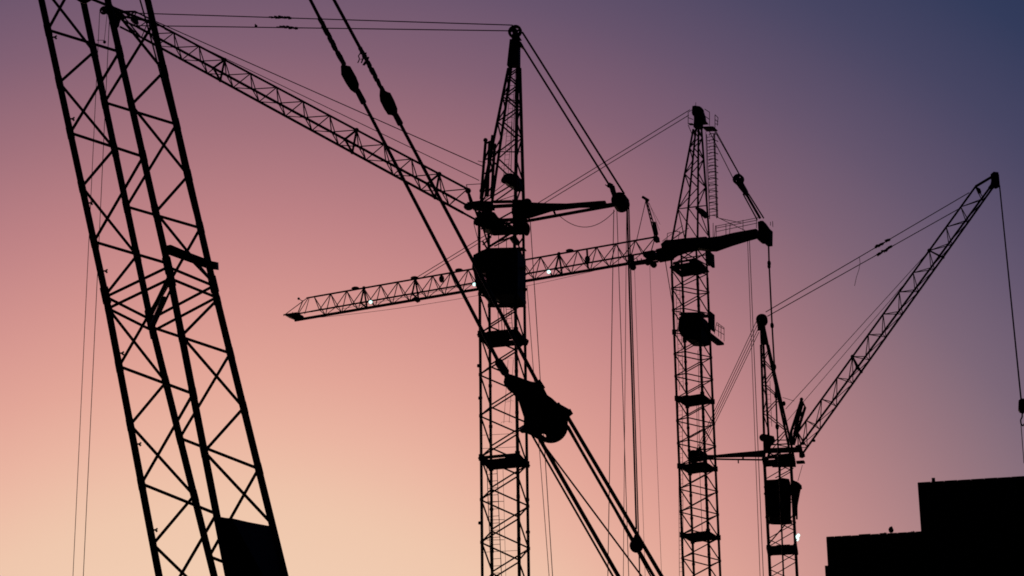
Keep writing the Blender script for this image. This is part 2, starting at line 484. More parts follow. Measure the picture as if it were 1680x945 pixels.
# machinery deck under the slewing head
for (pts, hf, nm) in (
        ([(785, 352), (800, 344), (816, 350), (823, 361), (831, 372), (840, 382), (838, 385), (806, 387), (788, 380)], .5, 'winch_housing'),
        ([(793, 374), (862, 371), (865, 380), (800, 386)], 1.0, 'slewing_deck'),
        ([(843, 362), (864, 360), (867, 382), (845, 386)], .5, 'bearing_block'),
        ([(840, 327), (866, 328), (869, 348), (862, 362), (841, 364)], .4, 'pivot_block'),
        ([(836, 392), (846, 386), (852, 388), (853, 400), (846, 403), (836, 399)], .4, 'hoist_motor'),
        ([(766, 334), (790, 329), (812, 331), (812, 344), (790, 347), (772, 344)], .4, 'head_deck_front'),
        ([(808, 330), (842, 328), (842, 331.5), (808, 334)], .2, 'cross_beam'), ([(808, 338), (843, 334), (843, 338), (808, 342)], .2, 'cross_beam'),
        ([(822, 361), (845, 360), (845, 363), (822, 364)], .2, 'cross_beam')):
    cprism(K, pts, 0, hf, nm, 'crane')
for (a, b_, off, r) in (((789, 345), (845, 376), .95, .05), ((789, 376), (845, 345), .95, .05), ((807, 352), (860, 383), -.95, .05),
                        ((807, 383), (860, 352), -.95, .05), ((790, 362), (858, 358), .9, .06), ((807, 368), (862, 364), -.9, .06),
                        ((808, 400), (842, 388), .2, .045), ((811, 404), (850, 384), -.3, .04), ((818, 382), (818, 410), 0, .02),
                        ((831, 382), (831, 410), 0, .02), ((792, 396), (801, 411), .4, .05), ((792, 402), (806, 388), .4, .05),
                        ((850, 402), (858, 390), .2, .05)):
    K.M('deck_brace', K.pl(*a, off), K.pl(*b_, off), r)
# head
hl = {0: ((788.5, 334), (834, 112), 1, .28), 1: ((807, 334), (838.5, 112), -1, -.28), 2: ((845.5, 336), (849, 112), 1, .28), 3: ((859, 334), (853, 112), -1, -.28)}
HL = {i: (K.pl(*a, o1), K.pl(*b_, o2)) for i, (a, b_, o1, o2) in hl.items()}
for i, (a, b_) in HL.items(): K.M('head_leg', K.at(i, ztop - .1), a, .085); K.M('head_leg', a, b_, .082 if i < 2 else .1)
ts = [0, .16, .33, .48, .6, .7, .79, .87, .94, 1]
for (i, j) in FACES:
    for k, (a, b_) in enumerate(zip(ts, ts[1:])):
        p_, q_ = (i, j) if k % 2 == 0 else (j, i)
        K.M('head_brace', HL[p_][0].lerp(HL[p_][1], a), HL[q_][0].lerp(HL[q_][1], b_), .046)
    for t in (.38, .76): K.M('head_brace', HL[i][0].lerp(HL[i][1], t), HL[j][0].lerp(HL[j][1], t), .03)
cprism(K, [(837, 64), (854, 64), (854, 112), (831.5, 112)], 0, .22, 'head_cap', 'crane')
ap = K.pl(845, 52)
for o_ in (0,): MB().wheel(ap + K.near * o_, K.near, .40, .16, 22, 5).build('head_sheave', 'crane', K.root)
MB().prism([K.pl(*q_) for q_ in ((842, 53), (848, 53), (856, 66), (839, 68))], K.near * .06).build('sheave_plate', 'crane', K.root)
MB().prism([K.pl(*q_) for q_ in ((853, 68), (857, 72), (861, 80), (857, 79), (852, 75))], K.near * .2).build('rope_socket', 'crane', K.root)
ladder(K, K.pl(829, 300), K.pl(842, 118), .26, .014, .28, 'caged_ladder', cage=.28)
K.M('access_post', K.pl(838, 300), K.pl(840, 200), .02); K.M('access_post', K.pl(842, 230), K.pl(846, 130), .02)
cprism(K, [(823, 295), (828, 287), (838, 284), (854, 287), (858, 305), (856, 314), (846, 315), (836, 308), (826, 301)], -.2, .35, 'hoist_limiter', 'crane')
MB().ball(K.pl(827, 296), .18).build('limiter_drum', 'crane', K.root)
# jib stop frame
for (a, b_, off) in (((797, 228), (789, 326), .6), ((808, 222), (797, 322), .6), ((803, 232), (800, 322), -.5), ((812, 236), (806, 325), -.5)):
    K.M('jib_stop_post', K.pl(*a, off), K.pl(*b_, off), .085)
for (a, b_) in (((796, 236), (808, 230)), ((795, 262), (807, 258)), ((793, 285), (811, 280)), ((791, 308), (801, 300)), ((795, 262), (808, 230)), ((808, 262), (818, 246)), ((793, 300), (812, 268))):
    K.M('jib_stop_brace', K.pl(*a, .5), K.pl(*b_, .2), .05)
MB().ball(K.pl(796.5, 230, .6), .13).build('post_cap', 'crane', K.root)
MB().ball(K.pl(791, 313, .6), .16).build('post_cap', 'crane', K.root)
K.rope(K.pl(784, 264, .4), K.pl(797, 267, .4), .02, 'anemometer_arm')
# jib
jA = lambda t: K.pl(244 + (767 - 244) * t, 32 + (310 - 32) * t)
nA = ((255, 60), (770, 339)); fA = ((257, 75), (785, 363))
Wn = .55
jN = line3(K.pl(226, 44.5, Wn), K.pl(747, 326.5, Wn)); jF = line3(K.pl(237, 64, -Wn), K.pl(760, 349.4, -Wn)); jA = line3(K.pl(244, 32), K.pl(767, 310))
nodes = [i / 12 for i in range(13)]
truss(K, jA, jN, jF, nodes, .066, .035, 'jib', (3, 8, 11), rf=.078, rn=.078)
K.M('jib_chord', jN(1), K.pl(770, 339, Wn), .062); K.M('jib_chord', jF(1), K.pl(785, 363, -Wn), .062)
K.M('jib_foot_strut', K.pl(767, 310), K.pl(774, 338, Wn), .08); K.M('jib_foot_strut', K.pl(767, 310), K.pl(786, 362, -Wn), .06)
MB().ball(K.pl(768, 313), .17).build('jib_joint', 'crane', K.root)
MB().ball(K.pl(769, 339, Wn), .22, (1.3, 1, 1)).build('foot_hinge', 'crane', K.root)
MB().ball(K.pl(783, 364, -Wn), .22).build('foot_hinge', 'crane', K.root)
cprism(K, [(764, 334), (790, 332), (790, 344), (770, 343)], Wn, .15, 'foot_bracket', 'crane')
cprism(K, [(779, 358), (800, 352), (806, 366), (786, 369)], -Wn, .15, 'foot_bracket', 'crane')
for (a, b_) in (((765, 303), (800, 301)), ((765, 303), (768, 312)), ((791, 330), (830, 300)), ((797, 336), (846, 320))):
    K.M('deck_brace', K.pl(*a, .2), K.pl(*b_, .2), .022)
# jib tip
tipc = K.pl(170, 16.5)
for (x, y, r, o_) in ((170.5, 17, .27, .1), (190, 41, .22, 0), (199, 27, .2, .1)):
    MB().wheel(K.pl(x, y, o_), K.near, r, .1, 16, 5).build('tip_sheave', 'crane', K.root)
for (pts, hf) in (([(168, 12), (177, 10), (197, 19), (205, 25), (199, 30), (194, 44), (188, 42), (184, 27), (170, 21)], .05),
                  ([(190, 24), (204, 20), (206, 27), (200, 33), (193, 31)], .2)):
    cprism(K, pts, 0, hf, 'tip_plate', 'crane')
for (a, b_, o1, o2, r) in (((196, 19), (222, 19), 0, 0, .07), ((195, 26), (244, 34), .3, 0, .08), ((222, 19), (246, 31), 0, 0, .05),
                           ((200, 33), (226, 44.5), Wn, Wn, .065), ((197, 44), (237, 64), -Wn, -Wn, .065), ((222, 19), (203, 31), 0, .3, .05),
                           ((205, 20), (228, 44), .2, Wn, .05), ((228, 44), (244, 33), Wn, 0, .03), ((200, 24), (232, 62), -.3, -Wn, .045),
                           ((222, 20), (221, 42), 0, .3, .04), ((232, 62), (244, 33), -Wn, 0, .03), ((208, 40), (232, 62), .5, -Wn, .035)):
    K.M('tip_strut', K.pl(*a, o1), K.pl(*b_, o2), r)
cprism(K, [(215, 30), (226, 28), (228, 38), (222, 41), (214, 37)], 0, .2, 'limit_switch_box', 'crane')
# pendant ropes, luffing ropes
K.rope(K.pl(222, 21.5, .5), K.pl(841, 41.2, .1), .034, 'pendant_rope')
K.rope(K.pl(228, 42, -.5), K.pl(838, 50.6, -.1), .034, 'pendant_rope')
PU = line3(K.pl(222, 21.5, .5), K.pl(835, 41, .25)); PD = line3(K.pl(228, 42, -.5), K.pl(832, 50.5, -.25))
def onl(Pf, px):
    t = .5
    for _ in range(30): t += (px - proj(Pf(t))[0]) / 620
    return Pf(t)
bundle(K, onl(PU, 448) + V((0, 0, .03)), onl(PU, 476), .085, seed=4); bundle(K, onl(PD, 460) + V((0, 0, .03)), onl(PD, 486), .085, seed=8)
MB().ball(onl(PD, 420) + V((0, 0, .07)), .09).tube(onl(PD, 420), onl(PD, 418.5) + V((0, 0, .2)), .04, 5).build('rope_tag', 'rope', K.root)
K.rope(K.pl(857, 53, .2), K.pl(1024, 318, .2), .056, 'luffing_rope')
K.rope(K.pl(859, 79, -.2), K.pl(1003, 309, -.2), .056, 'luffing_rope')
MB().path([K.pl(998, 303, -.2), K.pl(1004, 306, -.2), K.pl(1006, 314, -.2), K.pl(1009, 322, -.1)], .15, 6).build('rope_socket', 'rope', K.root)
K.rope(K.pl(993, 303, -.2), K.pl(1006, 312, -.2), .03, 'loose_rope_end')
# rope along the jib back to the mast foot of the head
K.rope(K.pl(270, 48, .2), K.pl(786, 296, .3), .022, 'hoist_rope'); K.rope(K.pl(244, 30, -.2), K.pl(792, 273, .3), .028, 'hoist_rope')
# rear strut
cprism(K, [(852, 333), (870, 332), (900, 333.5), (930, 334), (985, 329.5), (994, 329), (996, 334), (1008, 332), (1008, 338), (985, 339.5), (950, 340), (905, 346), (872, 357), (860, 360)], .45, .09, 'rear_strut_arm', 'crane')
MB().beam(K.pl(862, 363, -.8), K.pl(1006, 337, -.15), .14, .14).build('rear_strut_arm', 'crane', K.root)
K.M('strut_brace', K.pl(908, 345, .4), K.pl(912, 354, -.6), .06); K.M('strut_brace', K.pl(868, 352, .4), K.pl(868, 362, -.8), .06)
MB().ball(K.pl(865, 333, .4), .26).build('strut_hinge', 'crane', K.root)
MB().ball(K.pl(864, 376, 0), .2, (1, 1, 2)).build('bearing_cap', 'crane', K.root)
dc = K.pl(1018, 332)
for o_ in (-.35, 0, .35): MB().wheel(dc + K.near * o_, K.near, .43, .2, 24, 7).build('strut_sheave', 'crane', K.root)
MB().prism([K.pl(*q_) for q_ in ((1006, 323), (1012, 319), (1026, 320), (1032, 328), (1031, 340), (1012, 342))], K.near * .08).build('sheave_plate', 'crane', K.root)
pts = [K.pl(916.5, 353).lerp(K.pl(1008.6, 346), t / 20) - V((0, 0, .83 * 4 * (t / 20) * (1 - t / 20))) for t in range(21)]
MB().path(pts, .02, 5).build('hanging_cable', 'rope', K.root)
for (a, b_, r) in (((1007, 344), (997, 960), .022), ((1012, 344), (1032, 960), .02), ((1028.5, 335), (1044, 868), .05), ((1031.5, 335), (1050, 960), .035),
                   ((1028, 344), (1022.5, 960), .016), ((870, 363), (907.5, 960), .022), ((864.5, 468), (902, 960), .018),
                   ((777, 366), (786, 400), .02)):
    K.rope(K.pl(*a, .1), K.pl(*b_, .1), r, 'hoist_rope')
for (a, b_, r) in (((163.5, 20), (119, 960), .020), ((180, 20), (136, 960), .022), ((176, 20), (171, 68), .016)):
    K.rope(K.pl(*a, 0), K.pl(*b_, 0), r, 'jib_fall_rope')
MB().ball(K.pl(171.5, 69), .1).build('rope_weight', 'rope', K.root)
K.rope(K.pl(159, 66), K.pl(171, 66), .02, 'loose_rope_end')
for (x, y) in ((859.5, 440), (861, 475), (786, 600), (788, 653), (864, 560), (865, 820), (788, 858), (866, 873)):
    K.M('leg_bolt', K.pl(x, y - 2, 0), K.pl(x, y + 2, 0), .12)
KB = K

# ================================================================== CRANE with the level jib
K = Crane('crane with long level jib carrying three lit lamps and a caged ladder',
          1111.9, 700, 171.0, 1.9, 26.0, True)
zr = K.z(877.5); za = K.z(653.5); sec = (za - zr) / 2
ztop = K.z(449)
tower(K, ztop, K.z(945) - 1, zr, sec, 3, .094, .043)
for k in (-1, 0, 1, 2): platform(K, zr + sec * k, .10, -.02, hole=(.1, .22, .35, .5), lumps=((.95, .95, .6, .5, .06),))
for (a, b_, off) in (((1118, 945), (1116, 660), .3), ((1118, 640), (1112, 470), .3)):
    ladder(K, K.pl(*a, off), K.pl(*b_, off), .3, .018, .30)
for (a, b_) in (((1145, 760), (1143, 660)), ((1148, 760), (1146, 660)), ((1147, 640), (1145, 575)), ((1152, 873), (1148, 770))):
    K.rope(K.pl(*a), K.pl(*b_), .02, 'mast_cable')
# cab
cab = cprism(K, [(1115, 522), (1127, 515), (1158, 514), (1162, 520), (1162, 544), (1164, 547), (1164, 566), (1153, 569), (1128, 568), (1119, 560), (1112, 546)], 0, .85, 'cab')
cprism(K, [(1163, 545), (1172, 548), (1188, 559), (1188, 565.5), (1172, 567), (1163, 567)], 0, .75, 'cab_balcony', 'crane', cab)
cprism(K, [(1113, 520), (1127, 513), (1164, 512), (1164, 515), (1128, 517), (1114, 524)], 0, .92, 'cab_roof', 'cab', cab)
for (a, b_, off) in (((1188, 560), (1188, 538), .7), ((1188, 538), (1176, 529), .7), ((1179, 552), (1179, 532), .7), ((1188, 549), (1174, 541), .7),
                     ((1188, 560), (1188, 540), -.7), ((1188, 540), (1176, 533), -.7), ((1188, 538), (1188, 540), 0), ((1183, 556), (1183, 535), .7), ((1172, 548), (1176, 529), .7)):
    MB().tube(K.pl(*a, off), K.pl(*b_, off if a != (1188, 538) or b_ != (1188, 540) else -.7), .022, 5).build('railing', 'crane', cab)
cprism(K, [(1164, 510), (1172, 511), (1173, 545), (1169, 546), (1164, 543)], .3, .4, 'cab_rear_cover', 'crane')
# slewing region
for (pts, hf, nm) in (
        ([(1084, 402), (1092, 394), (1104, 394), (1125, 391), (1164, 388), (1167, 412), (1147, 409), (1126, 413), (1104, 421), (1090, 427)], .3, 'slewing_deck'),
        ([(1160, 411), (1171, 413), (1173, 439), (1166, 440), (1158, 428)], .4, 'bearing_block'),
        ([(1128, 440), (1146, 426), (1160, 436), (1148, 450), (1134, 452)], .4, 'slewing_motor')):
    cprism(K, pts, 0, hf, nm, 'crane')
platform(K, K.z(438), .16, -.08, hole=(.12, .42, .25, .6), name='slewing_ring')
platform(K, K.z(430), .06, .1, hole=(.2, .6, .2, .7), name='slewing_ring')
for i in range(4): K.M('mast_leg', K.at(i, ztop - .05), K.at(i, K.z(400)), .08)
for (a, b_, o1, o2) in (((1103, 425), (1123, 412), .9, -.9), ((1104, 434), (1144, 408), .9, .9), ((1106, 412), (1144, 436), .9, .9), ((1124, 415), (1162, 436), -.9, -.9),
                        ((1125, 436), (1162, 412), -.9, -.9), ((1145, 410), (1164, 436), .9, -.9), ((1118, 424), (1160, 418), 0, 0)):
    K.M('deck_brace', K.pl(*a, o1), K.pl(*b_, o2), .045)
# head
hl = {0: ((1102, 397), (1137.5, 212), .95, .28), 1: ((1124, 394), (1141.5, 212), -.95, -.28), 2: ((1144.5, 391), (1146, 212), .95, .28), 3: ((1163.5, 389), (1151, 212), -.95, -.28)}
HL = {i: (K.pl(*a, o1), K.pl(*b_, o2)) for i, (a, b_, o1, o2) in hl.items()}
for i, (a, b_) in HL.items(): K.M('head_leg', a, b_, .075)
ts = [.29, .46, .6, .72, .83, .92, 1]
for (i, j) in FACES:
    for k, (a, b_) in enumerate(zip(ts, ts[1:])):
        p_, q_ = (i, j) if k % 2 == 0 else (j, i)
        K.M('head_brace', HL[p_][0].lerp(HL[p_][1], a), HL[q_][0].lerp(HL[q_][1], b_), .042)
    K.M('head_brace', HL[i][0].lerp(HL[i][1], .29), HL[j][0].lerp(HL[j][1], .29), .036)
    K.M('head_brace', HL[i][0].lerp(HL[i][1], .29), HL[j][0].lerp(HL[j][1], 0), .036)
for (pts, hf, nm) in (
        ([(1136, 174), (1141, 173), (1148, 174), (1154, 181), (1157, 190), (1158, 197), (1163, 203), (1152, 204), (1151, 213), (1138, 213), (1139, 200), (1139, 190), (1135, 184)], .28, 'head_cap'),
        ([(1128, 202), (1139, 202), (1139, 206), (1129, 205)], .5, 'head_platform'),
        ([(1151, 209), (1170, 207), (1177, 208), (1178, 212), (1172, 214), (1153, 216)], .5, 'head_platform'),
        ([(1140, 342), (1146, 339), (1160, 345), (1162, 356), (1154, 359), (1147, 352)], .4, 'hoist_limiter')):
    cprism(K, pts, 0, hf, nm, 'crane')
MB().wheel(K.pl(1145, 184), K.near, .42, .3, 18).build('head_sheave', 'crane', K.root)
K.M('lightning_rod', K.pl(1141.5, 175), K.pl(1141.5, 168), .02)
for (a, b_) in (((1129, 203), (1129, 184)), ((1129, 184), (1136, 180)), ((1129, 193), (1137, 196)), ((1137, 178), (1137, 188)), ((1156, 179), (1164, 184)),
                ((1164, 184), (1164, 206)), ((1156, 190), (1164, 196)), ((1173, 189), (1173, 210)), ((1178, 193), (1177, 206)), ((1173, 188), (1178, 193)),
                ((1173, 196), (1178, 200)), ((1173, 203), (1178, 204)), ((1129, 205), (1136, 222))):
    K.M('railing', K.pl(*a, .3), K.pl(*b_, .3), .025)
ladder(K, K.pl(1171, 358, -.4), K.pl(1166, 219, -.4), .62, .03, .25)
ladder(K, K.pl(1176, 358, -.3), K.pl(1171, 219, -.3), .02, .03, .36)
for k in range(14):
    t = k / 13; a = K.pl(1164, 222 + 134 * t, -.4); b_ = K.pl(1178, 222 + 134 * t, -.4)
    pts = [a.lerp(b_, .5) + (b_ - a) * .5 * math.cos(w) + K.near * .35 * math.sin(w) for w in [math.pi * q_ / 8 for q_ in range(9)]]
    MB().path(pts, .03, 4).build('cage_hoop', 'crane', K.root)
K.M('ladder_tie', K.pl(1158, 216), K.pl(1161, 358), .02)
# pendants
for (a, b_) in (((1132, 180), (684, 455)), ((1130, 189), (690, 457))): K.rope(K.pl(*a), K.pl(*b_), .032, 'pendant_rope')
for (a, b_) in (((1172, 214), (1213, 287)), ((1163, 214), (1203, 293)), ((1174, 214), (1215, 289))): K.rope(K.pl(*a), K.pl(*b_), .03, 'tie_rope')
MB().wheel(K.pl(1211.5, 294.5), K.near, .38, .35, 20, 5).build('tie_sheave', 'crane', K.root)
cprism(K, [(1204, 297), (1211, 300), (1218, 296), (1227, 312), (1229, 320), (1223, 322), (1214, 311)], 0, .2, 'tie_shackle', 'crane')
for (a, b_, r) in (((1219, 318), (1242, 360), .05), ((1228, 318), (1253, 358), .05), ((1224, 318), (1247, 358), .09)):
    K.M('tie_bar', K.pl(*a), K.pl(*b_), r)
# rear strut
cprism(K, [(1160, 391), (1164, 390.5), (1182, 388), (1206, 382), (1244, 375), (1246, 389), (1228, 394), (1200, 403), (1173, 413), (1160, 413)], 0, .2, 'rear_strut', 'crane')
cprism(K, [(1243, 364), (1249, 362), (1254, 362), (1262, 372), (1268, 377), (1267.5, 404), (1258, 405), (1256, 398), (1249, 398), (1245, 392)], 0, .3, 'strut_end_block', 'crane')
MB().disc(K.pl(1251, 391), K.near, .3, .7, 16).build('strut_sheave', 'crane', K.root)
for (a, b_) in (((1175, 371), (1244, 357)), ((1175, 380), (1242, 366)), ((1175, 389), (1175, 370)), ((1191, 386), (1191, 368)), ((1197, 383), (1198, 366)),
                ((1219, 378), (1219, 361)), ((1241, 374), (1241, 357)), ((1176, 356), (1222, 378)), ((1180, 358), (1217, 366)), ((1172, 389), (1174, 370)), ((1170, 389), (1170, 366)),
                ((1268, 372), (1267.5, 363)), ((1264, 370), (1264, 364)), ((1176, 374), (1243, 361))):
    K.M('railing', K.pl(*a, .2), K.pl(*b_, .2), .024)
for (a, b_) in (((1094, 395), (1095, 383)), ((1095, 383), (1112, 379)), ((1113, 392), (1115, 379)), ((1086, 396), (1120, 370)), ((1100, 394), (1120, 380)), ((1106, 378), (1118, 382)), ((1105, 392), (1130, 374))):
    K.M('railing', K.pl(*a, .2), K.pl(*b_, .2), .024)
# counterweight tie rod, links and ropes
pr = [(1261, 404), (1261.8, 432), (1266.7, 534), (1270.6, 602), (1273, 649), (1275, 700), (1281, 830), (1286, 960)]
for a, b_ in zip(pr, pr[1:]):
    K.M('tie_rod', K.pl(*a), K.pl(*b_), .062)
    c_ = K.pl(*b_)
    MB().ball(c_, .13, (1, 1, 1.8)).build('rod_joint', 'crane', K.root)
MB().ball(K.pl(1261.7, 437), .12, (1, 1, 1.6)).build('rod_joint', 'crane', K.root)
for (a, b_, r) in (((1226.5, 394), (1247.5, 960), .022), ((1229.5, 394), (1253, 960), .026), ((1091, 425), (1103, 498), .03)):
    K.rope(K.pl(*a), K.pl(*b_), r, 'hoist_rope')
# jib
Wn = .5
jA = line3(K.pl(503, 489), K.pl(1080, 388)); jN = line3(K.pl(498, 513.1, Wn), K.pl(1074.5, 412.1, Wn)); jF = line3(K.pl(508, 521.4, -Wn), K.pl(1085.5, 423.1, -Wn))
def tof(px):                                              # jib parameter seen in column px
    lo, hi = 0, 1
    for _ in range(40):
        mid = (lo + hi) / 2
        if proj(jA(mid))[0] < px: lo = mid
        else: hi = mid
    return lo
xs = [515.5, 542.5, 569, 597, 624.5, 653, 681.5, 710, 739, 768, 797, 827, 857, 887, 917, 947.5, 979, 1010.5, 1042.5, 1075]
nodes = [tof(x) for x in xs]
K.M('jib_chord', jA(0), jA(nodes[0]), .065)
for f, e_, g_, r in ((jN, (487, 515), (1100, 408), .06), (jF, (484, 525.5), (1100, 421), .12)):
    o_ = Wn if f is jN else -Wn
    K.M('jib_chord', K.pl(*e_, o_), f(nodes[0]), r); K.M('jib_chord', f(nodes[-1]), K.pl(*g_, o_), r)
truss(K, jA, jN, jF, nodes, .072, .036, 'jib', (3, 6, 10, 14), rf=.12, rn=.07)
cprism(K, [(464, 518.5), (497, 512), (500, 520), (481, 526.5)], 0, .5, 'jib_nose', 'crane')
K.M('nose_stay', K.pl(465, 518), K.pl(504, 489), .035); K.M('nose_stay', K.pl(488, 515, .4), K.pl(497, 493), .04)
K.M('nose_stay', K.pl(490, 514, -.4), K.pl(505, 490), .03); K.M('nose_stay', K.pl(500, 515, .4), K.pl(507, 490), .03)
MB().ball(K.pl(490, 490), .1).tube(K.pl(490, 490), K.pl(496, 494), .03, 5).build('warning_light', 'crane', K.root)
K.rope(K.pl(480, 516), K.pl(480, 512), .03, 'nose_pin')
for x in (583, 680, 753, 935):
    t = tof(x); MB().ball(jA(t) + V((0, 0, .1)), .17, (1.8, 1, .8)).build('rope_roller', 'crane', K.root)
for (x0, y0, x1, y1) in ((724, 452, 725, 461), (963, 409, 964.5, 440)):
    MB().tube(K.pl(x0, y0), K.pl(x1, y1), .08, 6).ball(K.pl((x0 + x1) / 2, (y0 + y1) / 2 + 1), .2, (1, 1, 1.5)).build('hanging_box', 'crane', K.root)
K.rope(K.pl(500, 523, -.3), K.pl(1032, 430, -.3), .016, 'travel_rope', sag=.55)
K.rope(K.pl(560, 507), K.pl(1080, 410), .016, 'trolley_rope')
cprism(K, [(676, 492), (688, 487), (690, 492), (677, 497)], 0, .4, 'inspection_cradle', 'crane')
# trolley
tro = cprism(K, [(1030, 417), (1040, 416), (1041, 436), (1030, 432)], 0, .25, 'trolley', 'crane')
cprism(K, [(1055, 414), (1075, 410), (1081, 424), (1064, 428), (1055, 423)], 0, .25, 'trolley_winch', 'crane', tro)
for o_ in (-.35, .35):
    MB().beam(K.pl(1034, 435, o_), K.pl(1080, 429, o_), .1, .14).build('trolley_beam', 'crane', tro)
for x in (1045, 1052, 1066): MB().tube(K.pl(x, 424), K.pl(x + 2, 434), .04, 5).build('trolley_post', 'crane', tro)
cprism(K, [(1076, 410), (1106, 402), (1106, 426), (1078, 431)], 0, .3, 'jib_root', 'crane')
for (x, y) in ((1038, 438), (1072, 434), (1062, 430)):
    MB().wheel(K.pl(x, y), K.near, .22, .3, 14, 5).build('trolley_wheel', 'crane', K.root)
for (a, b_) in (((1041, 440), (1059, 960)), ((1066, 436), (1086, 960))): K.rope(K.pl(*a), K.pl(*b_), .014, 'hoist_rope')
# small derrick on the jib
for (a, b_, r) in (((1059, 328), (1075, 392), .045), ((1061, 328), (1079, 390), .045), ((1054, 323), (1064, 329), .1), ((1059.5, 329), (1044.5, 394), .03),
                   ((1065, 333), (1082, 378), .014), ((1062, 329), (1083, 368), .012)):
    K.M('derrick_bar', K.pl(*a), K.pl(*b_), r)
for k in range(9):
    t = k / 9
    a = (1059 + 16 * t, 328 + 62 * t); b_ = (1061 + 18 * (t + .1), 328 + 62 * (t + .1))
    K.M('derrick_brace', K.pl(*a), K.pl(*b_), .03)
MB().tube(K.pl(1073, 365), K.pl(1077, 385), .15, 6).build('derrick_winch', 'crane', K.root)
cprism(K, [(1071, 388), (1081, 386), (1083, 397), (1073, 399)], 0, .25, 'derrick_foot', 'crane')
for x, y in ((608, 495.5), (778.3, 466.5), (900.3, 446)): floodlight(K, x, y, .75, .135)
KC = K

# ================================================================== CRANE at the right (steep jib)
K = Crane('shorter crane with steep jib raised towards the upper right and a lamp on its mast',
          1260.5, 900, 186.0, 2.0, 8.0, False)
zr = K.z(898); sec = KB.z(548) - KB.z(750.5)
ztop = K.z(752)
tower(K, ztop, K.z(945) - 1, zr, sec, 3, .09, .036)
platform(K, zr, .16, hole=(.1, .45, .1, .3), lumps=((1.1, .9, .5, .4, .1),)); platform(K, ztop + .05, .12, hole=(.1, .4, .1, .4))
K.M('mast_brace', K.at(0, zr + 2.2), K.at(2, zr + 4.4), .05); K.M('mast_brace', K.at(0, zr + .2), K.at(2, zr + 2.4), .05)
# cab
cab = cprism(K, [(1257.5, 788), (1274, 787), (1284, 784), (1296, 786), (1298, 792), (1298, 855), (1282, 858), (1262, 857), (1257.5, 850)], .1, .9, 'cab')
cprism(K, [(1298.5, 789), (1312, 796), (1314, 801), (1309, 828), (1308, 841), (1303, 852), (1302, 852), (1303, 830), (1301, 805)], -.4, .06, 'cab_side_wing', 'cab', cab)
cprism(K, [(1300, 787), (1311, 794), (1316, 801), (1313, 804), (1309, 799), (1300, 795)], .1, .5, 'cab_roof_edge', 'cab', cab)
cprism(K, [(1255.8, 836), (1260, 836), (1260, 850), (1255.8, 849)], .2, .4, 'cab_step', 'cab', cab)
for (y0, y1) in ((856, 860),): cprism(K, [(1261, y0), (1300, y0 - 3), (1300, y1 - 2), (1283, y1 + 1), (1266, y1)], 0, .9, 'cab_floor', 'cab', cab)
for x in (1301.5, 1306.5): MB().tube(K.pl(x, 790, .3), K.pl(x + .8, 852, .3), .07, 6).build('cab_post', 'cab', cab)
# deck
for (pts, hf, nm) in (
        ([(1253, 737), (1316, 733), (1316, 741), (1254, 744)], .4, 'head_deck'),
        ([(1278, 748), (1290, 744), (1304, 745), (1306, 760), (1296, 765), (1278, 762)], .6, 'slewing_motor'),
        ([(1266, 762), (1306, 758), (1306, 765), (1266, 767)], .8, 'slewing_deck'),
        ([(1306, 757), (1319, 755), (1321, 760), (1307, 761.5)], .3, 'side_bracket'),
        ([(1255, 712), (1270, 716), (1272, 722), (1266, 728), (1262, 740), (1254, 740)], .3, 'limiter_box'),
        ([(1305, 732), (1312, 729), (1315, 735), (1310, 741), (1304, 742)], .3, 'foot_bracket'),
        ([(1311, 742), (1319, 741), (1321, 748), (1316, 752), (1311, 750)], .3, 'foot_bracket')):
    cprism(K, pts, 0, hf, nm, 'crane')
MB().ball(K.pl(1252, 718), .3).build('limiter_drum', 'crane', K.root)
for (a, b_, o1, o2, r) in (((1262, 727), (1296, 734), .5, .5, .04), ((1263, 730), (1295, 728), 0, 0, .05), ((1262, 722), (1294, 722), -.5, -.5, .04),
                           ((1256, 752), (1300, 735), .9, .9, .05), ((1258, 742), (1302, 760), .9, .9, .05), ((1262, 748), (1300, 744), -.9, -.9, .05),
                           ((1308, 738), (1318, 745), 0, 0, .1), ((1316.5, 763), (1309, 789), 0, 0, .02), ((1280, 742), (1280, 786), 0, 0, .05),
                           ((1272, 784), (1302, 768), .8, .8, .04)):
    K.M('deck_brace', K.pl(*a, o1), K.pl(*b_, o2), r)
# head
hl = {0: ((1254.5, 742), (1248.5, 566), 1, .25), 1: ((1262.5, 742), (1252.5, 566), -1, -.25), 2: ((1296, 742), (1258.5, 566), 1, .25), 3: ((1301, 742), (1260.5, 566), -1, -.25)}
HL = {i: (K.pl(*a, o1), K.pl(*b_, o2)) for i, (a, b_, o1, o2) in hl.items()}
for i, (a, b_) in HL.items():
    K.M('mast_leg', K.at(i, ztop - .1), a, .1); K.M('head_leg', a, b_, .10)
ts = [0, .2, .36, .5, .63, .75, .86, .95]
for (i, j) in FACES:
    for k, (a, b_) in enumerate(zip(ts, ts[1:])):
        p_, q_ = (i, j) if k % 2 == 0 else (j, i)
        K.M('head_brace', HL[p_][0].lerp(HL[p_][1], a), HL[q_][0].lerp(HL[q_][1], b_), .04)
cprism(K, [(1246.5, 536), (1256, 536), (1261.5, 566), (1247.5, 566)], 0, .28, 'head_cap', 'crane')
for o_ in (-.2, .2): MB().wheel(K.pl(1250, 525.5) + K.near * o_, K.near, .45, .12, 22, 6).build('head_sheave', 'crane', K.root)
cprism(K, [(1246.5, 527), (1250, 523), (1254, 527), (1256, 537), (1246.5, 538)], 0, .06, 'sheave_plate', 'crane')
cprism(K, [(1242.5, 534), (1247, 532), (1247, 542), (1243, 543)], 0, .15, 'rope_socket', 'crane')
ladder(K, K.pl(1263, 700), K.pl(1260, 625), .3, .02, .35, 'ladder')
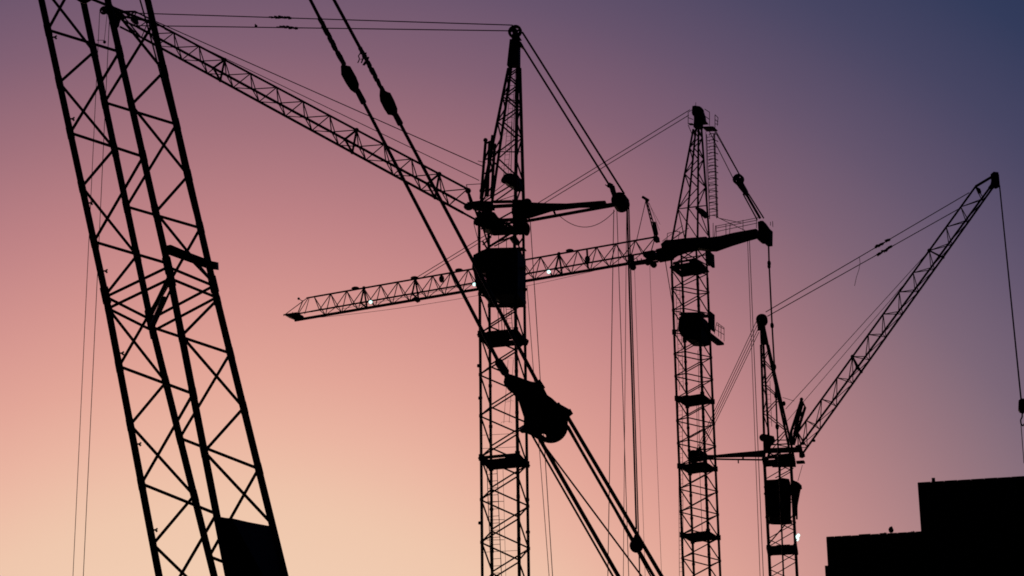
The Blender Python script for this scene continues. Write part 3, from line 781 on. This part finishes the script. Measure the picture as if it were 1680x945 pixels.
MB().ball(K.pl(1286, 662), .14, (1, 1, 1.4)).ball(K.pl(1274, 645), .12, (1, 1, 1.8)).build('head_lump', 'crane', K.root)
# jib rest frame
for (a, b_, off) in (((1315, 656), (1298, 708), .4), ((1317, 660), (1303, 712), -.3), ((1321, 668), (1306, 716), -.3), ((1298, 708), (1298, 730), .4), ((1313, 664), (1300, 730), .2)):
    K.M('jib_stop_post', K.pl(*a, off), K.pl(*b_, off), .11)
for (a, b_) in (((1315, 656), (1321, 668)), ((1310, 672), (1317, 678)), ((1305, 688), (1313, 692)), ((1300, 702), (1308, 706)), ((1312, 668), (1316, 690))):
    K.M('jib_stop_brace', K.pl(*a), K.pl(*b_), .06)
MB().ball(K.pl(1315, 655), .14).build('post_cap', 'crane', K.root)
K.rope(K.pl(1284, 652), K.pl(1303, 658), .02, 'anemometer_arm')
# jib
Wn = .55
jA = line3(K.pl(1600.6, 306), K.pl(1309, 709)); jN = line3(K.pl(1623, 309, Wn), K.pl(1309.5, 735, Wn)); jF = line3(K.pl(1628, 309, -Wn), K.pl(1317, 744, -Wn))
ndpx = [306, 339.5, 372.5, 411, 447.5, 479, 515.5, 549, 585, 620, 655, 690, 709]
def tofy(py):
    lo, hi = 0, 1
    for _ in range(40):
        mid = (lo + hi) / 2
        if proj(jA(mid))[1] < py: lo = mid
        else: hi = mid
    return lo
nodes = [tofy(y) for y in ndpx]; nodes[0] = 0; nodes[-1] = 1
def cl(f): return lambda t: f(min(max(t, 0), 1))
truss(K, cl(jA), cl(jN), cl(jF), nodes, .08, .036, 'jib', (3, 8), rn=.085, rf=.085)
K.M('jib_foot_strut', jA(1), K.pl(1303, 730, .2), .07); K.M('jib_foot_strut', jA(1), jN(1), .05); K.M('jib_foot_strut', jA(1), jF(1), .05)
K.M('tip_strut', K.pl(1600.6, 306), K.pl(1629, 289), .11); K.M('tip_strut', K.pl(1600.6, 306), K.pl(1606, 318, .4), .06)
cprism(K, [(1601, 306), (1608, 311), (1610, 318), (1604, 316)], 0, .25, 'limit_switch_box', 'crane')
K.M('tip_strut', K.pl(1623, 309, .5), K.pl(1634, 294, .2), .12); K.M('tip_strut', K.pl(1628, 309, -.5), K.pl(1636, 300, -.2), .1)
cprism(K, [(1625, 286), (1630, 281.5), (1638, 282.5), (1639.5, 292), (1640.5, 306), (1634, 310), (1624, 307), (1626, 297)], 0, .1, 'tip_plate', 'crane')
for (x, y, r, o_) in ((1632.5, 289, .32, .2), (1634, 303, .3, -.2)):
    MB().wheel(K.pl(x, y, o_), K.near, r, .12, 16, 5).build('tip_sheave', 'crane', K.root)
# pendants with clamp bundles
L1_ = line3(K.pl(1590, 316, .4), K.pl(1256, 512, .2)); L2_ = line3(K.pl(1576, 341, -.4), K.pl(1259, 519, -.2))
K.rope(L1_(0), L1_(1), .036, 'pendant_rope'); K.rope(L2_(0), L2_(1), .036, 'pendant_rope')
def onx(f, px):
    t = .5
    for _ in range(40): t -= (px - proj(f(t))[0]) / 335
    return f(t)
bundle(K, onx(L1_, 1437), onx(L1_, 1459), .09, seed=5); bundle(K, onx(L2_, 1440), onx(L2_, 1462), .10, seed=6)
tl = [onx(L1_, 1410)] + [K.pl(x, y) for x, y in ((1411, 432), (1409, 443), (1405, 455), (1402, 469))]
MB().path(tl, .02, 5).build('loose_rope_end', 'rope', K.root)
K.rope(K.pl(1522, 414), K.pl(1289, 671), .024, 'hoist_rope'); K.rope(K.pl(1480, 470), K.pl(1291, 691), .02, 'hoist_rope')
# rear strut
cprism(K, [(1158, 747), (1175, 747), (1200, 744), (1240, 740), (1256, 738), (1256, 750), (1225, 750), (1175, 751), (1158, 753)], .5, .12, 'rear_strut_arm', 'crane')
MB().beam(K.pl(1156, 753, -.2), K.pl(1256, 754.5, -.8), .11, .11).build('rear_strut_arm', 'crane', K.root)
K.M('strut_brace', K.pl(1219, 749), K.pl(1219, 754), .07); K.M('strut_brace', K.pl(1211, 754), K.pl(1211.5, 760), .05)
for o_ in (-.3, .3): MB().wheel(K.pl(1138, 749) + K.near * o_, K.near, .42, .2, 20, 6).build('strut_sheave', 'crane', K.root)
cprism(K, [(1131, 746), (1140, 740), (1150, 738), (1160, 746), (1160, 754), (1148, 758), (1134, 755)], 0, .12, 'strut_end_block', 'crane')
cprism(K, [(1141, 742), (1148, 732), (1151, 733), (1150, 745)], 0, .2, 'rope_socket', 'crane')
for (a, b_) in (((1241.5, 526), (1141, 741)), ((1243, 532), (1144, 741)), ((1243.5, 540), (1146.5, 742)), ((1245, 545), (1149, 744))):
    K.rope(K.pl(*a), K.pl(*b_), .026, 'luffing_rope')
K.rope(K.pl(1639.6, 304), K.pl(1674.8, 656), .042, 'hoist_rope'); K.rope(K.pl(1640.3, 304), K.pl(1676, 656), .03, 'hoist_rope')
floodlight(K, 1309, 882, .95, .12, pieces=((.9, -3.8, .12), (-.9, -1.2, .13), (.4, 2.0, .08), (-.7, 4.6, .06)))
for (x, y) in ((1317.5, 728), (1335, 723), (1256, 810)): K.M('leg_bolt', K.pl(x, y - 1.5), K.pl(x, y + 1.5), .13)
# hook block hanging from it
hp = K.pl(1677, 666)
hk = thing('hook_block', 'small hook block hanging on a rope from the steep jib', 'hook', tuple(hp))
MB().prism([K.pl(*q_) for q_ in ((1671, 658), (1675, 655), (1680, 655), (1683, 660), (1683, 673), (1679, 678), (1673, 676), (1670.5, 672))], K.near * .2).build('block_body', 'crane', hk)
MB().disc(K.pl(1677, 666), K.near, .2, .5, 14).build('sheave', 'crane', hk)
MB().path([K.pl(*q_) for q_ in ((1677, 677), (1677, 684), (1674.5, 689), (1675, 695), (1678, 699), (1681, 695))], .055, 6).build('hook', 'crane', hk)
MB().tube(K.pl(1675, 696), K.pl(1680, 760), .03, 6).build('sling', 'rope', hk)
KD = K

# ================================================================== NEAR leaning lattice mast
Z0 = 60.0; dz = [0, 1.43, -.89, .54]
jp = [(174.6, 491), (247.5, 528), (276.8, 442), (351.5, 473)]        # joint of each leg in the picture
tp = [(-149, -1000), (-74.5, -1000), (-50, -1000), (11.5, -1000)]
bp = [(260.9, 945), (351.3, 945), (375, 945), (467.4, 945)]
J = [at(*jp[i], Z0 + dz[i]) for i in range(4)]
T = [at(*tp[i], 66 + dz[i]) for i in range(4)]
B = [at(*bp[i], 56.5 + dz[i]) for i in range(4)]
G = []
for i in range(4):
    d = B[i] - J[i]; G.append(J[i] + d * ((J[i].z - .3) / -d.z))
apex = at(-128, -1250, 67.5)
mast = thing('crane_mast', 'large leaning lattice mast with four thick legs, crossing in front of the other cranes', 'crane mast', tuple(sum((V((g_.x, g_.y, 0)) for g_ in G), V()) / 4))
def leg(i, py):
    return seg_at(J[i], T[i], py) if py < jp[i][1] else seg_at(J[i], B[i], py)
RL = .083
for i in range(4):
    d_ = (T[i] - J[i]).normalized()
    member('mast_leg', J[i], seg_at(J[i], T[i], -260), RL, mast, 'near', 12)
    member('mast_leg', J[i], seg_at(J[i], B[i], 1010), RL * 1.02, mast, 'near', 12)
    member('leg_flange', J[i] - d_ * .1, J[i] + d_ * .3, RL * 1.25, mast, 'near', 12)
    member('leg_flange', J[i] - d_ * .42, J[i] - d_ * .22, RL * 1.14, mast, 'near', 12)
RB = .037
def br(i, yi, j, yj, r=RB): return member('mast_brace', leg(i, yi), leg(j, yj), r, mast, 'near', 12)
faces = {   # picture rows of the zigzag nodes on each leg pair
    (0, 2): [(0, 49), (2, 85), (0, 218), (2, 257), (0, 396.5), (2, 432)],
    (0, 1): [(1, 85), (0, 135.5), (1, 244), (0, 306.5), (1, 419), (0, 484)],
    (1, 3): [(3, 39), (1, 168), (3, 204), (1, 339), (3, 374), (1, 520)],
    (2, 3): [(2, 3), (3, 117), (2, 172), (3, 288), (2, 348), (3, 464)]}
low = {
    (0, 2): [(2, 455), (0, 601), (2, 646), (0, 793.6), (2, 843), (0, 990)],
    (0, 1): [(0, 506), (1, 627), (0, 697), (1, 813), (0, 893), (1, 1005)],
    (1, 3): [(1, 537), (3, 579.5), (1, 718.7), (3, 769), (1, 913), (3, 962)],
    (2, 3): [(3, 492), (2, 551), (3, 669), (2, 741), (3, 860), (2, 930)]}
up = {(0, 2): [(0, 49), (2, -92)], (0, 1): [(1, 85), (0, -35)], (1, 3): [(3, 39), (1, -8)], (2, 3): [(2, 3), (3, -62)]}
def runz(lst):
    for (i, a), (j, b_) in zip(lst, lst[1:]): br(i, a, j, b_)
for dct in (faces, low, up):
    for l_ in dct.values(): runz(l_)
# upper rings of the joint (two bands)
for (i, j) in ((0, 2), (0, 1), (1, 3), (2, 3)):
    br(i, jp[i][1] - 4, j, jp[j][1] - 4, .036); br(i, jp[i][1] + 15, j, jp[j][1] + 15, .036)
member('joint_cross_bar', leg(2, 452), leg(1, 520), .055, mast, 'near', 12)
member('joint_cross_bar', leg(2, 470), leg(1, 540), .03, mast, 'near', 12)
pa = leg(2, 470).lerp(leg(1, 527), .35)
member('joint_cross_bar', pa, leg(1, 535), .072, mast, 'near', 12)
# out-of-view continuation
ext = MB()
for i in range(4):
    ext.tube(seg_at(J[i], T[i], -260), T[i], RL, 8); ext.tube(T[i], apex, RL, 8); ext.tube(seg_at(J[i], B[i], 1010), G[i], RL, 8)
for (i, j) in ((0, 2), (0, 1), (1, 3), (2, 3)):
    ys = list(range(-80, -1000, -90)) if (i, j) != (1, 3) else list(range(-60, -1000, -90))
    for k, (a, b_) in enumerate(zip(ys, ys[1:])):
        p_, q_ = (i, j) if k % 2 == 0 else (j, i)
        ext.tube(leg(p_, a), leg(q_, b_), RB, 6)
    zl = [1010 + 95 * k for k in range(10)]
    for k, (a, b_) in enumerate(zip(zl, zl[1:])):
        p_, q_ = (i, j) if k % 2 == 0 else (j, i)
        A_, B_ = leg(p_, a), leg(q_, b_)
        if A_.z > .4 and B_.z > .4: ext.tube(A_, B_, RB, 6)
cG = sum(G, V()) / 4
ext.box(V((cG.x, cG.y, .25)), V((2.2, 0, 0)), V((0, 2.2, 0)), V((0, 0, .25)))
eo = ext.build('mast_extension', 'near', mast); eo['kind'] = 'stuff'
# bracket beam
def apl(px, py, zz): return at(px, py, zz)
off = (F_) * .09
MB().prism([apl(x, y, 59.0) for x, y in ((270, 403.5), (280, 401.5), (312, 415), (352, 430), (356, 433), (355.5, 442), (344, 442), (322, 434), (271.5, 416))], off).build('bracket_beam', 'near', mast)
MB().prism([apl(x, y, 59.0) for x, y in ((351, 429), (357, 430.5), (357.5, 443), (350, 442))], off * 2).build('bracket_flange', 'near', mast)
member('mast_brace', apl(318, 430, 59.05), leg(3, 462), .04, mast, 'near', 12)
# sheet panel between the right-hand legs
pan = [leg(2, 849) + R_ * .07, at(381, 850.5, 55.9), leg(3, 866), seg_at(J[3], B[3], 1060), seg_at(J[2], B[2], 1040) + R_ * .04]
MB().prism(pan, F_ * .03).build('sheet_panel', 'near', mast)
for (t0, t1) in ((.0, 1),):
    MB().tube(leg(2, 849), leg(3, 866), .03, 6).build('panel_edge', 'near', mast)
# gusset plates, clips and the conduit along the fourth leg
MB().prism([at(x, y, 61.2) for x, y in ((122, -2), (154, -2), (146, 3), (140, 6), (132, 4))], off * .3).build('gusset_plate', 'near', mast)
for i, py in ((0, 49), (0, 218), (0, 396), (1, 85), (1, 247), (1, 420), (1, 168), (1, 339), (2, 85), (2, 172), (2, 257), (2, 346), (3, 117), (3, 204), (3, 288), (3, 374),
              (0, 135), (0, 306), (0, 601), (0, 697), (0, 794), (1, 627), (1, 719), (1, 814), (2, 551), (2, 646), (2, 741), (3, 580), (3, 669), (3, 770)):
    a = leg(i, py - 9); b_ = leg(i, py + 9)
    member('node_sleeve', a, b_, RL * 1.09, mast, 'near', 12)
cond = [(229, -3), (249, 68), (268, 140), (285, 205), (303, 288), (316, 340), (332, 400)]
for a, b_ in zip(cond, cond[1:]): member('conduit', at(*a, 60.0), at(*b_, 60.0), .02, mast, 'rope', 10)
for k, py in enumerate((61, 195, 333, 444.6, 579.5, 728.6, 869.5)):
    p_ = leg(0, py); x_, y_ = proj(p_); z_ = (p_ - CAM).dot(F_)
    q_ = [at(x_ + dx, y_ + dy, z_ - .02) for dx, dy in ((0, 0), (8.2, 0), (12, -2.5), (11.5, 3))]
    MB().tube(q_[0], q_[1], .022, 5).tube(q_[1], q_[2], .022, 5).tube(q_[1], q_[3], .026, 5).build('cable_clip', 'near', mast)

# ================================================================== big pulley block on stay ropes
def rz(py): return 44 + (680 - py) * 23.5 / 1930
def P(px, py, dz_=0): return at(px, py, rz(py) + dz_)
G2 = 'stay ropes of the leaning mast'
def stay(label, top, end, rodtop, rodbot, tiptop, blk, sock, sd):
    base = P(*end)
    t = thing('stay_rope', label, 'steel rope', tuple(base), G2)
    sl = (end[0] - top[0]) / (end[1] - top[1]); X = lambda y: top[0] + (y - top[1]) * sl
    member('rope', at(*proj(apex), 67.4), P(X(rodtop), rodtop), .036, t, 'rope', 10)
    member('rope', P(X(sock[1]) , sock[1]), base, .034, t, 'rope', 10)
    # wrapped length above the socket
    rnd = random.Random(sd); mb = MB(); n = 12
    for i in range(n):
        y = rodtop + (rodbot - rodtop) * i / (n - 1)
        d = (P(X(rodbot), rodbot) - P(X(rodtop), rodtop)) * (.62 / n)
        c = P(X(y) + rnd.uniform(-.8, .8), y)
        rr = rnd.uniform(.040, .058)
        mb.tube(c - d, c + d, rr, 8, rr * rnd.uniform(.8, 1.05))
    mb.tube(P(X(rodtop), rodtop), P(X(rodbot), rodbot), .036, 8)
    mb.build('whipping', 'rope', t)
    # flat bulged link
    zb = rz(sum(y for x, y in blk) / len(blk))
    lk = MB().prism([at(x, y, zb) for x, y in blk], F_ * .055).build('link_plate', 'near', t)
    cx, cy = sum(x for x, y in blk) / len(blk), sum(y for x, y in blk) / len(blk)
    for a in (-12, 9): MB().disc(at(cx + a * .5, cy + a, zb), F_, .05, .15, 8).build('link_pin', 'near', lk)
    a = P(X(sock[0]), sock[0]); b_ = P(X(sock[1]), sock[1])
    MB().tube(a, b_, .058, 10, .062).tube(b_, b_ + (b_ - a) * .08, .05, 10, .035).build('rope_socket', 'near', t)
    return t
t1 = stay('nearer thick stay rope ending in a short socket at the pulley block nose', (509, 0), (818, 594), 34, 102, 0, ((562.2, 102.2), (568, 107.4), (574.8, 108.9), (584.4, 125.9), (588.9, 137.8), (588.1, 146.7), (586, 154), (581, 152), (574.8, 147.4), (568.1, 137.8), (560, 123), (559.3, 109.6)), (148, 168), 3)
MB().tube(P(818, 594), P(829, 611), .078, 10).tube(P(816.5, 592), P(818.5, 595), .06, 8).tube(P(828, 609), P(834, 621), .055, 8).build('end_socket', 'near', t1)
t2 = stay('second thick stay rope, with a ragged tangle of wire above its flat link', (549, 0), (883, 630), 82, 146, 0, ((623, 143.7), (628.9, 147.4), (636.3, 151.1), (640.7, 152.6), (646.7, 164.4), (651.9, 177.8), (651.9, 186.7), (649.6, 193.3), (642.2, 188.9), (636.3, 188.1), (630.4, 179.3), (623.7, 165.9), (622.7, 157), (623.3, 148)), (188, 203), 9)
rnd = random.Random(11); mb = MB()
for k in range(18):
    x0, y0 = 592 + rnd.uniform(-2, 12), 82 + rnd.uniform(0, 22)
    x0 = 592 + (y0 - 82) * .55 + rnd.uniform(-3, 3)
    mb.tube(P(x0, y0), P(x0 + rnd.uniform(-6, 5), y0 + rnd.uniform(-4, 7)), rnd.uniform(.008, .02), 5)
mb.path([P(592, 86), P(588, 92), P(590, 97), P(587, 103)], .012, 5); mb.path([P(598, 92), P(594, 100), P(593, 103)], .016, 5); mb.path([P(600, 95), P(605, 94), P(603, 99)], .014, 5)
mb.build('wire_tangle', 'rope', t2)

ZP = rz(680)
def Q(px, py, d=0): return at(px, py, ZP + d)
pb = thing('pulley_block', 'large dark pulley block hung on the two stay ropes before the boxy-cab crane', 'pulley block', tuple(Q(890, 675)))
outer = [(829.6, 614), (834, 616.5), (839, 614.5), (843, 617), (851, 621.5), (861, 624), (871, 626), (877, 629), (881, 632.7), (884, 632), (888, 629), (892, 636), (898, 648), (906, 653.5), (913, 660),
         (917, 667), (920, 671), (928, 676), (933, 682), (932, 690), (931, 698.5), (920, 700), (905, 706), (888, 706), (884, 716), (874.5, 715.5), (864, 711), (861, 706), (859, 698.5), (859.5, 681.6), (856, 668), (851, 658), (847, 651),
         (842, 646), (835, 641), (828, 632.5), (826, 627), (827.5, 620)]
for d_, nm in ((-.13, 'cheek_plate'), (.13, 'cheek_plate')):
    MB().prism([Q(x, y, d_) for x, y in outer], F_ * .025).build(nm, 'near', pb)
sv = MB(); sv.disc(Q(903.5, 698.5), F_, 28.3 * ZP / FPX, .16, 40, 20.5 * ZP / FPX)
fan = []
for k in range(36):
    a = 2 * math.pi * k / 36; r_ = 21.2
    if 118 < math.degrees(a) < 136: r_ = 17.0
    fan.append(Q(903.5 + r_ * math.cos(a), 698.5 + r_ * math.sin(a)))
sv.prism(fan, F_ * .07); sv.build('sheave', 'near', pb)
MB().prism([Q(x, y) for x, y in ((829.6, 614), (839, 614.5), (871, 626), (888, 629), (898, 648), (913, 660), (922, 676), (905, 690), (870, 690), (858, 668), (842, 646), (826, 627))], F_ * .09).build('spacer_block', 'near', pb)
MB().prism([Q(x, y) for x, y in ((913, 662), (917.5, 660.5), (920, 664), (934.5, 672), (936, 671), (940, 678), (933, 684), (924, 682))], F_ * .17).build('rope_guard', 'near', pb)
MB().prism([Q(x, y) for x, y in ((852.5, 707), (855, 702.5), (862, 699), (870, 703), (887, 707), (888, 714), (884, 721), (874, 715), (864, 709.5), (856, 710))], F_ * .16).build('rope_guard', 'near', pb)
for (x, y, r) in ((905, 699, 7), (845, 630, 5), (880, 650, 4), (866, 640, 3), (871, 690, 4), (900, 668, 3)):
    MB().disc(Q(x, y), F_, r * ZP / FPX, .40, 16).build('pin', 'near', pb)
MB().tube(Q(881, 625), Q(890, 639), .06, 10).build('end_socket', 'near', pb)

# lower ropes from the block to the ground
def lower(label, pts, r, name='wire_rope'):
    zf = lambda y: ZP - (y - 700) * .0085
    a, b_ = pts
    A_ = at(*a, zf(a[1])); B_ = at(*b_, zf(b_[1]))
    d = B_ - A_; E_ = A_ + d * ((A_.z - .02) / -d.z) if d.z < 0 else B_
    o = member(name, A_, E_, r, None, 'rope', 10)
    tag(o, label, 'steel rope', 'ropes running down from the pulley block')
    return o
lower('thickest rope of the pair leaving the outer edge of the pulley block', ((928, 678.4), (1086.5, 947)), .035)
lower('rope just inside the thickest one leaving the outer edge of the pulley block', ((920, 681), (1073.5, 947)), .028)
lower('thin rope that parts from the outer pair below the pulley block', ((933, 699), (1068.5, 947)), .013)
lower('thick rope leaving the inner edge of the pulley block', ((883, 716), (1015.5, 947)), .036)
lower('thin rope beside the thick inner one, outermost towards the leaning mast', ((873, 714), (1006.5, 947)), .019)
lower('thin rope fanning out alone in the middle between the two rope pairs', ((890, 727), (1054, 947)), .016)
zf = ZP - 195 * .0085
bw = thing('ball_clamp', 'small dark round clamp on the outer ropes below the pulley block', 'rope clamp', tuple(at(1044, 896, zf)))
s = zf / FPX
MB().disc(at(1044, 895.5, zf), F_, 11 * s, .14, 24).build('clamp_body', 'near', bw)
MB().prism([at(x, y, zf) for x, y in ((1038, 886), (1042, 876), (1045, 876), (1055, 893), (1053, 899))], F_ * .06).build('clamp_neck', 'near', bw)
for o in COL.objects:
    if 'O' in o: del o['O']
